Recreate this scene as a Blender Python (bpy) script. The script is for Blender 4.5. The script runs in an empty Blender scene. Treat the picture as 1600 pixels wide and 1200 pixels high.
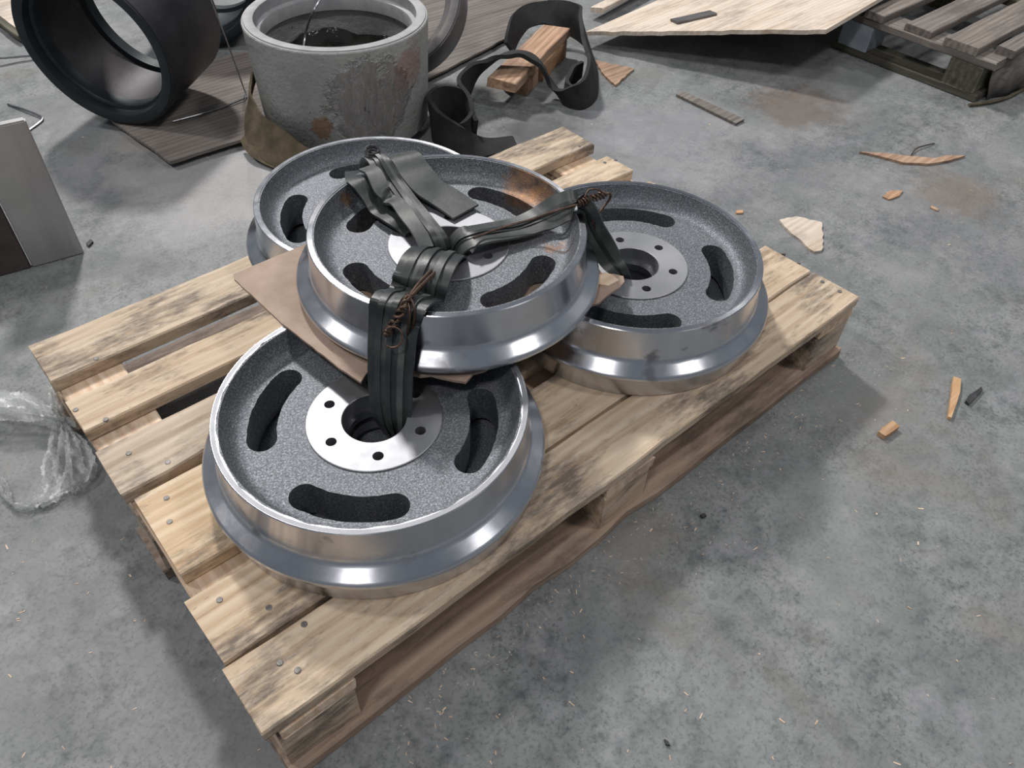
import bpy, bmesh, math, random
from mathutils import Vector, Matrix
import numpy as np
random.seed(7)
R = math.radians
scene = bpy.context.scene
COL = scene.collection

# ------------------------------------------------------------------ camera
F_PX, CAM = 1227.26, Vector((-.0282, -.4099, 1.0408))
ROT = Matrix.Rotation(-.7438, 3, 'Z') @ Matrix.Rotation(.7712, 3, 'X') @ Matrix.Rotation(.0423, 3, 'Z')
cd = bpy.data.cameras.new('camera'); cam = bpy.data.objects.new('camera', cd); COL.objects.link(cam)
cd.sensor_width = 36; cd.lens = F_PX / 1600 * 36; cd.clip_start = .02
cam.matrix_world = Matrix.Translation(CAM) @ ROT.to_4x4()
scene.camera = cam

def at(px, py, z=0.0):
    """photo pixel -> point on the horizontal plane z"""
    d = ROT @ Vector(((px - 800) / F_PX, -(py - 600) / F_PX, -1))
    return CAM + d * ((z - CAM.z) / d.z)

# ------------------------------------------------------------------ world, lamps, exposure
w = bpy.data.worlds.new('hall'); scene.world = w; w.use_nodes = True
bg = w.node_tree.nodes['Background']; bg.inputs[0].default_value = (.80, .88, 1, 1); bg.inputs[1].default_value = .19
def lamp(loc, power, size, col=(1, .97, .94)):
    l = bpy.data.lights.new('hall_lamp', 'AREA'); l.shape = 'SQUARE'; l.size = size; l.energy = power; l.color = col
    o = bpy.data.objects.new('hall_lamp', l); COL.objects.link(o); o.location = loc
    o.rotation_euler = (Vector((.6, .4, 0)) - Vector(loc)).to_track_quat('-Z', 'Y').to_euler()
lamp((2.2, 5.2, 5.4), 380, .6)
lamp((-2.3, 4.3, 5.4), 140, .6)
lamp((-2.2, -1.2, 5.6), 85, .6)
lamp((2.6, -2.4, 5.4), 70, .6)
lamp((5.6, 0.8, 4.8), 50, .6)
vs = scene.view_settings
vs.view_transform = 'Standard'; vs.look = 'None'; vs.gamma = 1; vs.use_curve_mapping = False; vs.exposure = 0.0

# ------------------------------------------------------------------ helpers
def tag(o, label, cat, group=None, kind=None):
    o['label'] = label; o['category'] = cat
    if group: o['group'] = group
    if kind: o['kind'] = kind
    return o
def empty(name, loc=(0, 0, 0), rz=0):
    o = bpy.data.objects.new(name, None); COL.objects.link(o); o.location = loc; o.rotation_euler = (0, 0, rz)
    o.empty_display_size = .05
    return o
def mesh(name, vs_, fs, smooth=None):
    m = bpy.data.meshes.new(name); m.from_pydata([tuple(v) for v in vs_], [], fs); m.update()
    if smooth is not None: fin(m, smooth)
    return m
def fin(m, ang):
    bm = bmesh.new(); bm.from_mesh(m); bmesh.ops.recalc_face_normals(bm, faces=bm.faces); bm.to_mesh(m); bm.free()
    m.polygons.foreach_set('use_smooth', [ang > 0] * len(m.polygons))
    if ang > 0: m.set_sharp_from_angle(angle=R(ang))
    m.update()
def obj(name, m, mat=None, parent=None, loc=None):
    o = bpy.data.objects.new(name, m); COL.objects.link(o)
    if mat and len(m.materials) == 0: m.materials.append(mat)
    if parent: o.parent = parent
    if loc is not None: o.location = loc
    return o
def lathe(prof, n=160, close=True, jit=None):
    """closed (r,z) profile turned round Z; jit(i,angle)->dr"""
    V, Fc = [], []; k = len(prof)
    for j in range(n):
        a = 2 * math.pi * j / n
        for i, (r, z) in enumerate(prof):
            if jit: r = r + jit(i, a)
            V.append((r * math.cos(a), r * math.sin(a), z))
    for j in range(n):
        j2 = (j + 1) % n
        for i in range(k if close else k - 1):
            i2 = (i + 1) % k
            Fc.append((j * k + i, j2 * k + i, j2 * k + i2, j * k + i2))
    return V, Fc
def prism(poly, z0, z1):
    n = len(poly); V = [(x, y, z0) for x, y in poly] + [(x, y, z1) for x, y in poly]
    Fc = [tuple(range(n))[::-1], tuple(range(n, 2 * n))] + [(i, (i + 1) % n, n + (i + 1) % n, n + i) for i in range(n)]
    return V, Fc
def boolean(V, Fc, cutters, ang):
    base = bpy.data.objects.new('tmp', mesh('tmp', V, Fc, 30)); COL.objects.link(base)
    cs = []
    bmx = bmesh.new()
    for cv, cf in cutters:
        vs2 = [bmx.verts.new(v) for v in cv]
        for f in cf: bmx.faces.new([vs2[i] for i in f])
    bmesh.ops.recalc_face_normals(bmx, faces=bmx.faces)
    cm = bpy.data.meshes.new('cut'); bmx.to_mesh(cm); bmx.free()
    co = bpy.data.objects.new('cut', cm); COL.objects.link(co)
    md = base.modifiers.new('b', 'BOOLEAN'); md.operation = 'DIFFERENCE'; md.solver = 'EXACT'; md.object = co
    bpy.context.view_layer.update()
    dg = bpy.context.evaluated_depsgraph_get()
    m = bpy.data.meshes.new_from_object(base.evaluated_get(dg))
    bpy.data.objects.remove(base); bpy.data.objects.remove(co)
    m.materials.clear()
    m.polygons.foreach_set('use_smooth', [True] * len(m.polygons)); m.set_sharp_from_angle(angle=R(ang))
    return m
def plank_mesh(L, W, T, jit=.0015, seed=0, nx=14, end_jit=.002, chips=0):
    """board along local X, centred; slightly worn edges"""
    rd = random.Random(seed); V = []; Fc = []
    b = min(.0025, T * .2)
    ring0 = [(-W/2 + b, -T/2), (W/2 - b, -T/2), (W/2, -T/2 + b), (W/2, T/2 - b), (W/2 - b, T/2), (-W/2 + b, T/2), (-W/2, T/2 - b), (-W/2, -T/2 + b)]
    dents = [(rd.random(), rd.choice((-1, 1)), rd.uniform(.004, .011), rd.uniform(.02, .07)) for _ in range(chips)]
    ej = [[rd.uniform(-end_jit, end_jit) for _ in range(8)] for _ in range(2)]
    for i in range(nx + 1):
        t = i / nx; x = -L/2 + L * t
        d1, d2, dz = rd.uniform(-jit, jit), rd.uniform(-jit, jit), rd.uniform(-jit, jit) * .3
        for (tc, sd, amp, wd) in dents:
            g = max(0, 1 - abs(t - tc) / wd)
            if sd > 0: d2 -= amp * g
            else: d1 += amp * g
        for q, (y, z) in enumerate(ring0):
            xx = x
            if i == 0: xx += ej[0][q]
            if i == nx: xx += ej[1][q]
            V.append((xx, y + (d1 if y < 0 else d2), z + dz))
    for i in range(nx):
        for q in range(8):
            q2 = (q + 1) % 8
            Fc.append((i*8 + q, (i+1)*8 + q, (i+1)*8 + q2, i*8 + q2))
    Fc.append(tuple(range(8))[::-1]); Fc.append(tuple(nx*8 + q for q in range(8)))
    return mesh('plank', V, Fc, 0)
def catmull(P, n=8):
    P = [np.array(p, float) for p in P]; out = []
    for i in range(len(P) - 1):
        p0 = P[max(i-1, 0)]; p1 = P[i]; p2 = P[i+1]; p3 = P[min(i+2, len(P)-1)]
        for k in range(n):
            t = k / n
            out.append(.5*((2*p1) + (-p0+p2)*t + (2*p0-5*p1+4*p2-p3)*t*t + (-p0+3*p1-3*p2+p3)*t**3))
    out.append(P[-1]); return out
def ribbon(P, thick, n=8, wave=0, seed=0, nw=5, bulge=0, f=None, nof=0, latv=None):
    """P: (x,y,z,tilt_deg,width). width direction = lateral turned by tilt about the path"""
    C = catmull(P, n); V = []; Fc = []; rd = random.Random(seed); ph = rd.uniform(0, 6)
    m = len(C); lat_prev = None
    for i, c in enumerate(C):
        a = C[max(i-1, 0)]; b = C[min(i+1, m-1)]
        T = Vector(b[:3] - a[:3]).normalized()
        up = Vector((0, 0, 1)); lat = T.cross(up)
        if lat.length < .25 and lat_prev is not None: lat = lat_prev - T * lat_prev.dot(T)
        if latv is not None:
            lv = latv if isinstance(latv, Vector) else latv[0].lerp(latv[1], i / m)
            lat = lv - T * lv.dot(T)
        lat.normalize()
        if lat_prev is not None and lat.dot(lat_prev) < 0: lat = -lat
        lat_prev = lat.copy()
        nrm = lat.cross(T).normalized()
        t = R(c[3]); W = lat * math.cos(t) + nrm * math.sin(t); N = W.cross(T).normalized()
        p = Vector(c[:3]); cw = c[4]
        if f: p = p + W * ((f[0] + f[1]) / 2 * c[4]) + N * nof; cw = (f[1] - f[0]) * c[4]
        for s in (1, -1):
            for k in range(nw):
                u = k / (nw - 1) - .5
                u = u if s > 0 else -u
                off = math.sin(i * .55 + ph) * wave * (0.5 + u) + bulge * (1 - 4 * u * u)
                V.append(p + W * (u * cw) + N * (s * thick / 2 + off))
    k = 2 * nw
    for i in range(m - 1):
        for q in range(k):
            q2 = (q + 1) % k
            Fc.append((i*k + q, (i+1)*k + q, (i+1)*k + q2, i*k + q2))
    Fc.append(tuple(range(k))[::-1]); Fc.append(tuple((m-1)*k + q for q in range(k)))
    return V, Fc
def tube(P, r, n=6, seg=6, smooth_n=6):
    C = [Vector(c) for c in catmull(P, smooth_n)]; V = []; Fc = []; m = len(C); pn = None
    for i, c in enumerate(C):
        T = (C[min(i+1, m-1)] - C[max(i-1, 0)]).normalized()
        if pn is None: pn = T.orthogonal().normalized()
        pn = (pn - T * pn.dot(T)).normalized(); b = T.cross(pn)
        for q in range(seg):
            a = 2*math.pi*q/seg; V.append(c + (pn*math.cos(a) + b*math.sin(a)) * r)
    for i in range(m-1):
        for q in range(seg):
            q2 = (q+1) % seg; Fc.append((i*seg+q, (i+1)*seg+q, (i+1)*seg+q2, i*seg+q2))
    Fc.append(tuple(range(seg))[::-1]); Fc.append(tuple((m-1)*seg+q for q in range(seg)))
    return V, Fc
def join(*parts):
    V = []; Fc = []
    for v, f in parts:
        o = len(V); V += list(v); Fc += [tuple(i + o for i in q) for q in f]
    return V, Fc

# ------------------------------------------------------------------ materials
class NT:
    def __init__(s, name):
        s.m = bpy.data.materials.new(name); s.m.use_nodes = True; s.t = s.m.node_tree
        s.b = s.t.nodes['Principled BSDF']
    def n(s, typ, **kw):
        x = s.t.nodes.new(typ)
        for k, v in kw.items(): setattr(x, k, v)
        return x
    def l(s, a, b): s.t.links.new(a, b)
    def set(s, **kw):
        for k, v in kw.items(): s.b.inputs[k.replace('_', ' ')].default_value = v
    def coord(s, scale=(1, 1, 1), rand=False, kind='Object'):
        tc = s.n('ShaderNodeTexCoord'); mp = s.n('ShaderNodeMapping'); mp.inputs['Scale'].default_value = scale
        src = tc.outputs[kind]
        if rand:
            oi = s.n('ShaderNodeObjectInfo'); ml = s.n('ShaderNodeMath', operation='MULTIPLY'); ml.inputs[1].default_value = 37.0
            s.l(oi.outputs['Random'], ml.inputs[0]); ad = s.n('ShaderNodeVectorMath', operation='ADD')
            s.l(src, ad.inputs[0]); s.l(ml.outputs[0], ad.inputs[1]); src = ad.outputs[0]
        s.l(src, mp.inputs['Vector']); return mp.outputs[0]
    def noise(s, vec, scale, detail=6, rough=.55, dist=0):
        x = s.n('ShaderNodeTexNoise'); x.inputs['Scale'].default_value = scale; x.inputs['Detail'].default_value = detail
        x.inputs['Roughness'].default_value = rough; x.inputs['Distortion'].default_value = dist
        s.l(vec, x.inputs['Vector']); return x.outputs['Fac']
    def ramp(s, fac, stops):
        x = s.n('ShaderNodeValToRGB'); e = x.color_ramp.elements
        while len(e) < len(stops): e.new(.5)
        for i, (p, c) in enumerate(stops):
            e[i].position = p; e[i].color = (c, c, c, 1) if not isinstance(c, (tuple, list)) else (*c[:3], 1)
        s.l(fac, x.inputs[0]); return x.outputs[0]
    def mix(s, fac, a, b, mode='MIX'):
        x = s.n('ShaderNodeMix', data_type='RGBA', blend_type=mode)
        for inp, v in ((x.inputs['Factor'], fac), (x.inputs['A'], a), (x.inputs['B'], b)):
            if hasattr(v, 'is_linked'): s.l(v, inp)
            elif isinstance(v, (int, float)) and inp.type == 'RGBA': inp.default_value = (v, v, v, 1)
            elif isinstance(v, (tuple, list)): inp.default_value = (*v[:3], 1)
            else: inp.default_value = v
        return x.outputs['Result']
    def math(s, op, a, b=None):
        x = s.n('ShaderNodeMath', operation=op)
        for i, v in enumerate((a, b)):
            if v is None: continue
            if hasattr(v, 'is_linked'): s.l(v, x.inputs[i])
            else: x.inputs[i].default_value = v
        return x.outputs[0]
    def bump(s, h, strength, dist=.001):
        x = s.n('ShaderNodeBump'); x.inputs['Strength'].default_value = strength; x.inputs['Distance'].default_value = dist
        s.l(h, x.inputs['Height']); s.l(x.outputs[0], s.b.inputs['Normal']); return x.outputs[0]
    def blob(s, vec, centre, rad, soft=.5):
        """mask: 1 inside a ball round centre, noise-ragged edge"""
        d = s.n('ShaderNodeVectorMath', operation='DISTANCE'); s.l(vec, d.inputs[0]); d.inputs[1].default_value = centre
        nz = s.noise(vec, 2.2 / rad, 6, .65)
        v = s.math('ADD', s.math('DIVIDE', d.outputs['Value'], rad), s.math('MULTIPLY', s.math('SUBTRACT', nz, .5), 1.6))
        return s.ramp(v, [(max(.01, 1 - soft), 1.0), (1.0, 0.0)])
    def col(s, c): s.l(c, s.b.inputs['Base Color'])
    def rough(s, c): s.l(c, s.b.inputs['Roughness'])

def steel(name, base=.72, rough=.23, stains=True, aniso=.75, tint=(.97, .99, 1.05)):
    k = NT(name); v = k.coord()
    k.set(Metallic=1.0, Anisotropic=aniso); k.b.inputs['Anisotropic Rotation'].default_value = .25
    tg = k.n('ShaderNodeTangent', direction_type='RADIAL', axis='Z'); k.l(tg.outputs[0], k.b.inputs['Tangent'])
    sx = k.n('ShaderNodeSeparateXYZ'); k.l(v, sx.inputs[0])
    r2 = k.math('SQRT', k.math('ADD', k.math('MULTIPLY', sx.outputs[0], sx.outputs[0]), k.math('MULTIPLY', sx.outputs[1], sx.outputs[1])))
    cb = k.n('ShaderNodeCombineXYZ'); k.l(r2, cb.inputs[0]); k.l(sx.outputs[2], cb.inputs[1])
    lines = k.noise(cb.outputs[0], 900, 3, .6)
    nb = k.noise(v, 7, 5, .6); nf = k.noise(v, 40, 4, .6)
    c = k.mix(nb, tuple(base * .75 * t for t in tint), tuple(base * 1.15 * t for t in tint))
    c = k.mix(k.math('MULTIPLY', lines, .35), c, tuple(base * .6 * t for t in tint))
    rg = k.math('ADD', k.math('MULTIPLY', nf, .14), rough - .07)
    if stains:
        st = k.ramp(k.noise(k.coord((1, 1, 1.6), rand=True), 9, 4, .55), [(.61, 0.0), (.67, 1.0)])
        c = k.mix(k.math('MULTIPLY', st, .6), c, (.10, .095, .11))
        rg = k.math('ADD', rg, k.math('MULTIPLY', st, .12))
        rs = k.ramp(k.noise(k.coord((1, 1, 1), rand=True), 22, 4, .6), [(.66, 0.0), (.74, 1.0)])
        c = k.mix(k.math('MULTIPLY', rs, .35), c, (.25, .16, .12))
    k.col(c); k.rough(rg); k.bump(lines, .12, .0004)
    return k.m
def cast(name, rust=()):
    k = NT(name); v = k.coord(); vr = k.coord(rand=True)
    g = k.noise(v, 420, 3, .7); g2 = k.noise(vr, 60, 5, .6); big = k.noise(vr, 9, 4, .55)
    c = k.ramp(g, [(.30, (.035, .038, .044)), (.52, (.15, .160, .176)), (.70, (.43, .45, .48))])
    c = k.mix(k.math('MULTIPLY', big, .55), c, (.16, .172, .195))
    c = k.mix(k.ramp(g2, [(.60, 0.0), (.72, .35)]), c, (.06, .062, .068))
    for (ctr, rad) in rust:
        mk = k.blob(v, ctr, rad, .35)
        rc = k.ramp(k.noise(v, 45, 6, .7), [(.3, (.10, .075, .065)), (.5, (.27, .155, .095)), (.7, (.42, .22, .10))])
        c = k.mix(k.math('MULTIPLY', mk, .85), c, rc)
    k.col(c); k.set(Metallic=.55, Roughness=.52)
    k.bump(k.math('ADD', g, k.math('MULTIPLY', g2, 1.5)), .65, .0012)
    return k.m
def wood(name, light, mid, dark, stain=.5, grain=1.0, rough=.75):
    k = NT(name); v = k.coord(rand=True)
    gv = k.coord((2.2, 38, 38), rand=True); wv = k.coord((1.0, 7, 7), rand=True)
    g = k.noise(gv, 1.6 * grain, 8, .65, .4); rings = k.n('ShaderNodeTexWave', wave_type='BANDS', bands_direction='Y')
    rings.inputs['Scale'].default_value = 2.4; rings.inputs['Distortion'].default_value = 9; rings.inputs['Detail'].default_value = 3; rings.inputs['Detail Scale'].default_value = .9
    k.l(wv, rings.inputs['Vector'])
    c = k.ramp(g, [(.28, dark), (.48, mid), (.72, light)])
    c = k.mix(k.math('MULTIPLY', rings.outputs['Fac'], .32), c, mid, 'MULTIPLY')
    oi = k.n('ShaderNodeObjectInfo'); hv = k.n('ShaderNodeHueSaturation')
    k.l(k.math('ADD', k.math('MULTIPLY', oi.outputs['Random'], .26), .86), hv.inputs['Value'])
    k.l(k.math('ADD', k.math('MULTIPLY', oi.outputs['Random'], .3), .82), hv.inputs['Saturation']); k.l(c, hv.inputs['Color']); c = hv.outputs[0]
    sm = k.ramp(k.math('MULTIPLY', k.noise(k.coord((1, 1.7, 1.7), rand=True), 5.5, 5, .6), k.math('ADD', k.noise(k.coord((3, 14, 14), rand=True), 8, 6, .75), .45)), [(.46, 0.0), (.64, 1.0)])
    c = k.mix(k.math('MULTIPLY', sm, stain), c, (.085, .075, .07))
    sp = k.ramp(k.noise(k.coord((1, 2.5, 2.5), rand=True), 55, 3, .6), [(.67, 0.0), (.74, 1.0)])
    c = k.mix(k.math('MULTIPLY', sp, stain * .55), c, (.10, .08, .065))
    k.col(c); k.set(Roughness=rough); k.b.inputs['Specular IOR Level'].default_value = .25
    k.bump(g, .35, .002); return k.m
def plain(name, c1, c2, scale=20, rough=.6, metallic=0, bump=.2, detail=6, bscale=None):
    k = NT(name); v = k.coord(rand=True); n = k.noise(v, scale, detail, .6)
    k.col(k.ramp(n, [(.3, c1), (.7, c2)])); k.set(Roughness=rough, Metallic=metallic)
    h = k.noise(v, bscale, 4, .65) if bscale else n
    k.bump(h, bump, .002); return k.m

M = {}
M['steel'] = steel('turned_steel'); M['hub'] = steel('faced_steel', .40, .52, False, .3)
M['cast'] = cast('cast_iron')
_c = Vector((.566, .393, .238)); _q = Matrix.Rotation(R(35), 3, 'Z')
M['cast_rusty'] = cast('cast_iron_rusty', [(tuple(_q @ (at(x, y, .238 + .103) - _c)), r_) for x, y, r_ in ((822, 290, .050), (868, 372, .026), (541, 310, .014), (513, 367, .011), (850, 300, .03))])
M['land'] = steel('scuffed_rim_land', .36, .6, False, .1)
M['bore'] = steel('bored_steel', .30, .3, False, .5)
M['pine'] = wood('fresh_pine', (.70, .585, .455), (.60, .475, .345), (.40, .285, .19), .8)
M['pine_raw'] = wood('split_pine', (.80, .66, .52), (.70, .54, .40), (.5, .34, .22), .3)
M['pine_dirty'] = wood('dirty_pine', (.46, .36, .285), (.36, .27, .21), (.20, .145, .11), .6)
M['timber'] = wood('timber_offcut', (.60, .40, .27), (.48, .30, .19), (.24, .14, .08), .35)
M['grey_wood'] = wood('weathered_wood', (.30, .265, .24), (.22, .195, .175), (.10, .09, .08), .5)
M['grey_wood2'] = wood('old_olive_wood', (.16, .15, .11), (.11, .105, .075), (.05, .05, .035), .6)  # darker, more olive than the weathered wood
M['ply'] = wood('pale_plywood', (.74, .655, .565), (.67, .58, .49), (.48, .37, .27), .35, .5)
M['brown_board'] = wood('brown_sheet', (.25, .225, .205), (.21, .185, .168), (.13, .115, .103), .35, .5)
M['hardboard'] = plain('hardboard', (.30, .215, .165), (.40, .30, .235), 26, .75, 0, .25, 8, 260)
M['rubber'] = plain('dusty_rubber', (.016, .019, .020), (.042, .048, .049), 30, .40, 0, .12, 6, 120)
M['rubber_pale'] = plain('dusty_rubber_pale', (.034, .039, .039), (.085, .092, .090), 26, .45, 0, .12, 6, 120)
M['wire_rust'] = plain('rusty_wire', (.05, .032, .025), (.14, .085, .06), 150, .45, .6, .2)
M['wire_steel'] = plain('steel_wire', (.16, .165, .18), (.36, .37, .39), 60, .32, .9, .05)
M['wire_chrome'] = plain('bright_wire', (.10, .09, .09), (.45, .42, .42), 120, .18, 1, .1)
M['nail'] = plain('nail_head', (.10, .095, .09), (.26, .25, .24), 200, .5, .7, .2)
M['felt'] = plain('black_felt', (.008, .0085, .009), (.030, .029, .029), 18, .9, 0, .8, 8, 300)
M['webbing'] = plain('olive_webbing', (.055, .042, .024), (.15, .115, .07), 22, .9, 0, .6, 8, 240)
M['dark_ring'] = plain('oiled_dark_steel', (.010, .0155, .018), (.032, .043, .049), 9, .5, .35, .15, 8, 90)
M['brown_steel'] = plain('rusty_slab', (.055, .042, .042), (.12, .095, .09), 12, .5, .5, .15)
M['bluish'] = plain('wrapped_block', (.20, .24, .28), (.42, .46, .50), 8, .25, 0, .5, 4, 30)
M['dark_bit'] = plain('dark_offcut', (.02, .022, .024), (.06, .062, .066), 40, .6, .3, .3)
M['chip'] = wood('wood_chip', (.66, .47, .30), (.54, .36, .22), (.34, .2, .11), .15)

# outer skin of the dark ring: violet-brown, scuffed pale marks
k = NT('dark_ring_skin'); v = k.coord(); n1 = k.noise(v, 6, 6, .6)
c = k.ramp(n1, [(.3, (.024, .023, .027)), (.7, (.068, .062, .068))])
c = k.mix(k.math('MULTIPLY', k.ramp(k.noise(v, 16, 8, .75), [(.66, 0.0), (.74, 1.0)]), .8), c, (.42, .38, .38))
k.col(c); k.set(Metallic=.5, Roughness=.5); k.bump(k.noise(v, 60, 5, .6), .2, .002); M['dark_ring_skin'] = k.m
# grey casting ring with peeling glossy film patch
k = NT('grey_ring'); v = k.coord(); n1 = k.noise(v, 7, 7, .65)
c = k.ramp(n1, [(.28, (.27, .275, .270)), (.5, (.36, .365, .355)), (.72, (.45, .45, .44))])
film = k.blob(v, (-.055, -.21, .135), .115, .15)
fr = k.noise(k.coord((9, 9, 3)), 5, 6, .7, 1.2)
c = k.mix(k.math('MULTIPLY', film, .45), c, k.ramp(fr, [(.35, (.16, .145, .135)), (.65, (.42, .39, .37))]))
c = k.mix(k.blob(v, (-.160, -.150, .075), .030, .2), c, (.30, .20, .13))
c = k.mix(k.math('MULTIPLY', k.blob(v, (.06, -.205, .19), .06, .4), .6), c, (.27, .16, .13))
c = k.mix(k.ramp(k.noise(v, 55, 3, .6), [(.68, 0.0), (.73, .7)]), c, (.05, .045, .045))
k.col(c); k.set(Metallic=.15)
k.rough(k.math('SUBTRACT', .58, k.math('MULTIPLY', film, .47)))
k.bump(k.math('ADD', k.math('MULTIPLY', k.math('MULTIPLY', film, fr), 9.0), k.noise(v, 90, 4, .6)), .6, .006); M['grey_ring'] = k.m
M['grey_face'] = plain('ground_ring_face', (.26, .26, .27), (.38, .38, .39), 24, .6, .1, .15, 8, 150)
M['ring3'] = plain('dull_ring_steel', (.10, .095, .097), (.19, .18, .183), 9, .5, .45, .2, 6, 60)
M['oil_film'] = plain('oily_film', (.008, .008, .007), (.035, .033, .028), 12, .06, 0, 1.0, 4, 55)
# upright steel slab; lamp reflections painted in as vertical violet streaks
k = NT('slab_steel'); v = k.coord(); st = k.noise(k.coord((5, 5, .35)), 4, 5, .6); nn = k.noise(v, 9, 6, .6)
c = k.mix(nn, (.34, .345, .34), (.62, .62, .61)); c = k.mix(k.math('MULTIPLY', k.ramp(st, [(.45, 0.0), (.7, 1.0)]), .5), c, (.33, .29, .33))
k.col(c); k.set(Metallic=.75, Roughness=.42); M['slab'] = k.m
# clear plastic film
k = NT('stretch_film'); tr = k.n('ShaderNodeBsdfTransparent'); mx = k.n('ShaderNodeMixShader'); v = k.coord()
k.set(Roughness=.16); k.b.inputs['Base Color'].default_value = (.86, .88, .88, 1); k.b.inputs['Specular IOR Level'].default_value = .9
fz = k.ramp(k.noise(k.coord((1, 1, 1)), 26, 6, .7), [(.35, .16), (.7, .72)])
k.l(fz, mx.inputs[0]); k.l(tr.outputs[0], mx.inputs[1]); k.l(k.b.outputs[0], mx.inputs[2])
k.l(mx.outputs[0], k.t.nodes['Material Output'].inputs['Surface']); k.bump(k.noise(k.coord((1, 1, 1)), 60, 5, .7), .8, .004); M['film'] = k.m
# concrete floor
k = NT('concrete'); v = k.coord()
n1 = k.noise(v, 1.3, 5, .6); n2 = k.noise(v, 5.5, 8, .68); n3 = k.noise(k.coord((1, 1.0, 1)), 34, 6, .72); n4 = k.noise(v, 170, 3, .6)
c = k.ramp(n2, [(.30, (.150, .157, .162)), (.50, (.215, .220, .226)), (.72, (.30, .302, .308))])
c = k.mix(k.ramp(n1, [(.42, 0.0), (.62, .7)]), c, k.ramp(n2, [(.3, (.150, .165, .163)), (.7, (.26, .274, .272))]))
n5 = k.noise(v, 150, 4, .7)
zone = k.ramp(k.noise(v, 4.2, 6, .68), [(.40, .10), (.62, 1.0)])
c = k.mix(k.math('MULTIPLY', k.math('MULTIPLY', k.ramp(n3, [(.46, 0.0), (.66, 1.0)]), zone), .75), c, (.062, .072, .075))
c = k.mix(k.math('MULTIPLY', k.math('MULTIPLY', k.ramp(n5, [(.51, 0.0), (.61, 1.0)]), k.math('ADD', k.math('MULTIPLY', zone, .7), .25)), .72), c, (.075, .083, .086))
c = k.mix(k.math('MULTIPLY', k.ramp(k.noise(v, 8, 6, .72), [(.54, 0.0), (.70, 1.0)]), .5), c, (.34, .34, .355))
c = k.mix(k.math('MULTIPLY', k.ramp(k.noise(v, 2.6, 6, .7, .3), [(.55, 0.0), (.70, 1.0)]), .5), c, (.180, .150, .120))
for (ctr, rad, cc, am) in (((.58, 1.30, 0), .30, (.40, .39, .39), .45), ((.50, 1.60, 0), .10, (.36, .34, .30), .5), ((2.02, .66, 0), .16, (.15, .115, .092), .7),
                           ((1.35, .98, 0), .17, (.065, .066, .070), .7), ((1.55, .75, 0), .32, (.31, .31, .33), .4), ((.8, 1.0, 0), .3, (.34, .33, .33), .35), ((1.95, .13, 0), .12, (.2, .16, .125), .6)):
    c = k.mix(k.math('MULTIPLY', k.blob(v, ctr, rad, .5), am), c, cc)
c = k.mix(k.ramp(n4, [(.70, 0.0), (.76, .6)]), c, (.42, .42, .42))
k.col(c); k.rough(k.ramp(n2, [(.3, .46), (.7, .62)])); k.b.inputs['Specular IOR Level'].default_value = .35
k.bump(k.math('ADD', n3, k.math('MULTIPLY', n4, .5)), .22, .002); M['floor'] = k.m

# ------------------------------------------------------------------ floor
fl = obj('floor', mesh('floor', *[[(-8, -8, 0), (12, -8, 0), (12, 12, 0), (-8, 12, 0)], [(0, 1, 2, 3)]]), M['floor'])
fl['kind'] = 'structure'; fl['label'] = 'grey stained concrete workshop floor'

# ------------------------------------------------------------------ pallets
def board(name, x0, x1, y0, y1, z0, z1, mat, parent, seed, along='X', jit=.0015, chips=0, rz=0, end_jit=.002, rx=0):
    L, W = (x1 - x0, y1 - y0) if along == 'X' else (y1 - y0, x1 - x0)
    o = obj(name, plank_mesh(L, W, z1 - z0, jit, seed, 18 if L > .3 else 3, end_jit, chips), mat, parent, ((x0 + x1)/2, (y0 + y1)/2, (z0 + z1)/2))
    o.rotation_euler = (rx, 0, rz + (0 if along == 'X' else R(90)))
    return o
nail_m = mesh('nail', *lathe([(0.0001, .0004), (.0034, .0004), (.0040, .0001), (.0040, -.006), (.0001, -.006)], 12), 20)
PAL = empty('wooden_pallet')
tag(PAL, 'new pine pallet carrying the four steel wheels', 'pallet')
DECK = [(-.003, .095, .144, .020, 1.196, 0), (.100, .205, .144, .024, 1.194, 0), (.240, .395, .144, .024, 1.195, 2), (.409, .509, .144, .024, 1.19, 3), (.556, .636, .144, .024, 1.192, 2), (.690, .796, .144, .025, 1.205, 0)]
X0S = [-.003, .003, .016, .007, .010, .008]
for i, (y0, y1, zt, th, x1, ch) in enumerate(DECK):
    board('deck_board', X0S[i], x1, y0, y1, zt - th, zt, M['pine'], PAL, 11 + i, chips=ch)
for i, (x0, x1) in enumerate(((.012, .112), (.545, .645), (1.088, 1.194))):
    board('cross_board', x0, x1, -.002, .795, .1, .1195, M['pine_raw'], PAL, 31 + i, 'Y')
    for j, (y0, y1) in enumerate(((-.001, .099), (.35, .45), (.695, .795))):
        board('block', x0 - .002, x1 - .002, y0, y1, .022, .1, M['pine'], PAL, 41 + 3*i + j, end_jit=.001)
for j, (y0, y1) in enumerate(((-.012, .088), (.35, .45), (.705, .805))):
    board('bottom_board', .004, 1.196, y0, y1, 0, .022, M['pine_dirty'], PAL, 61 + j, chips=2)
for (px, py) in [(201, 708), (262, 722), (260, 778), (265, 815), (343, 937), (420, 949), (475, 975), (437, 1035), (465, 1047), (150, 560), (118, 640), (165, 655), (1225, 395), (1248, 410), (1285, 440), (1312, 455), (905, 228), (945, 254), (962, 250)]:
    p = at(px, py, .1446); obj('nail', nail_m, M['nail'], PAL, p)

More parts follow.
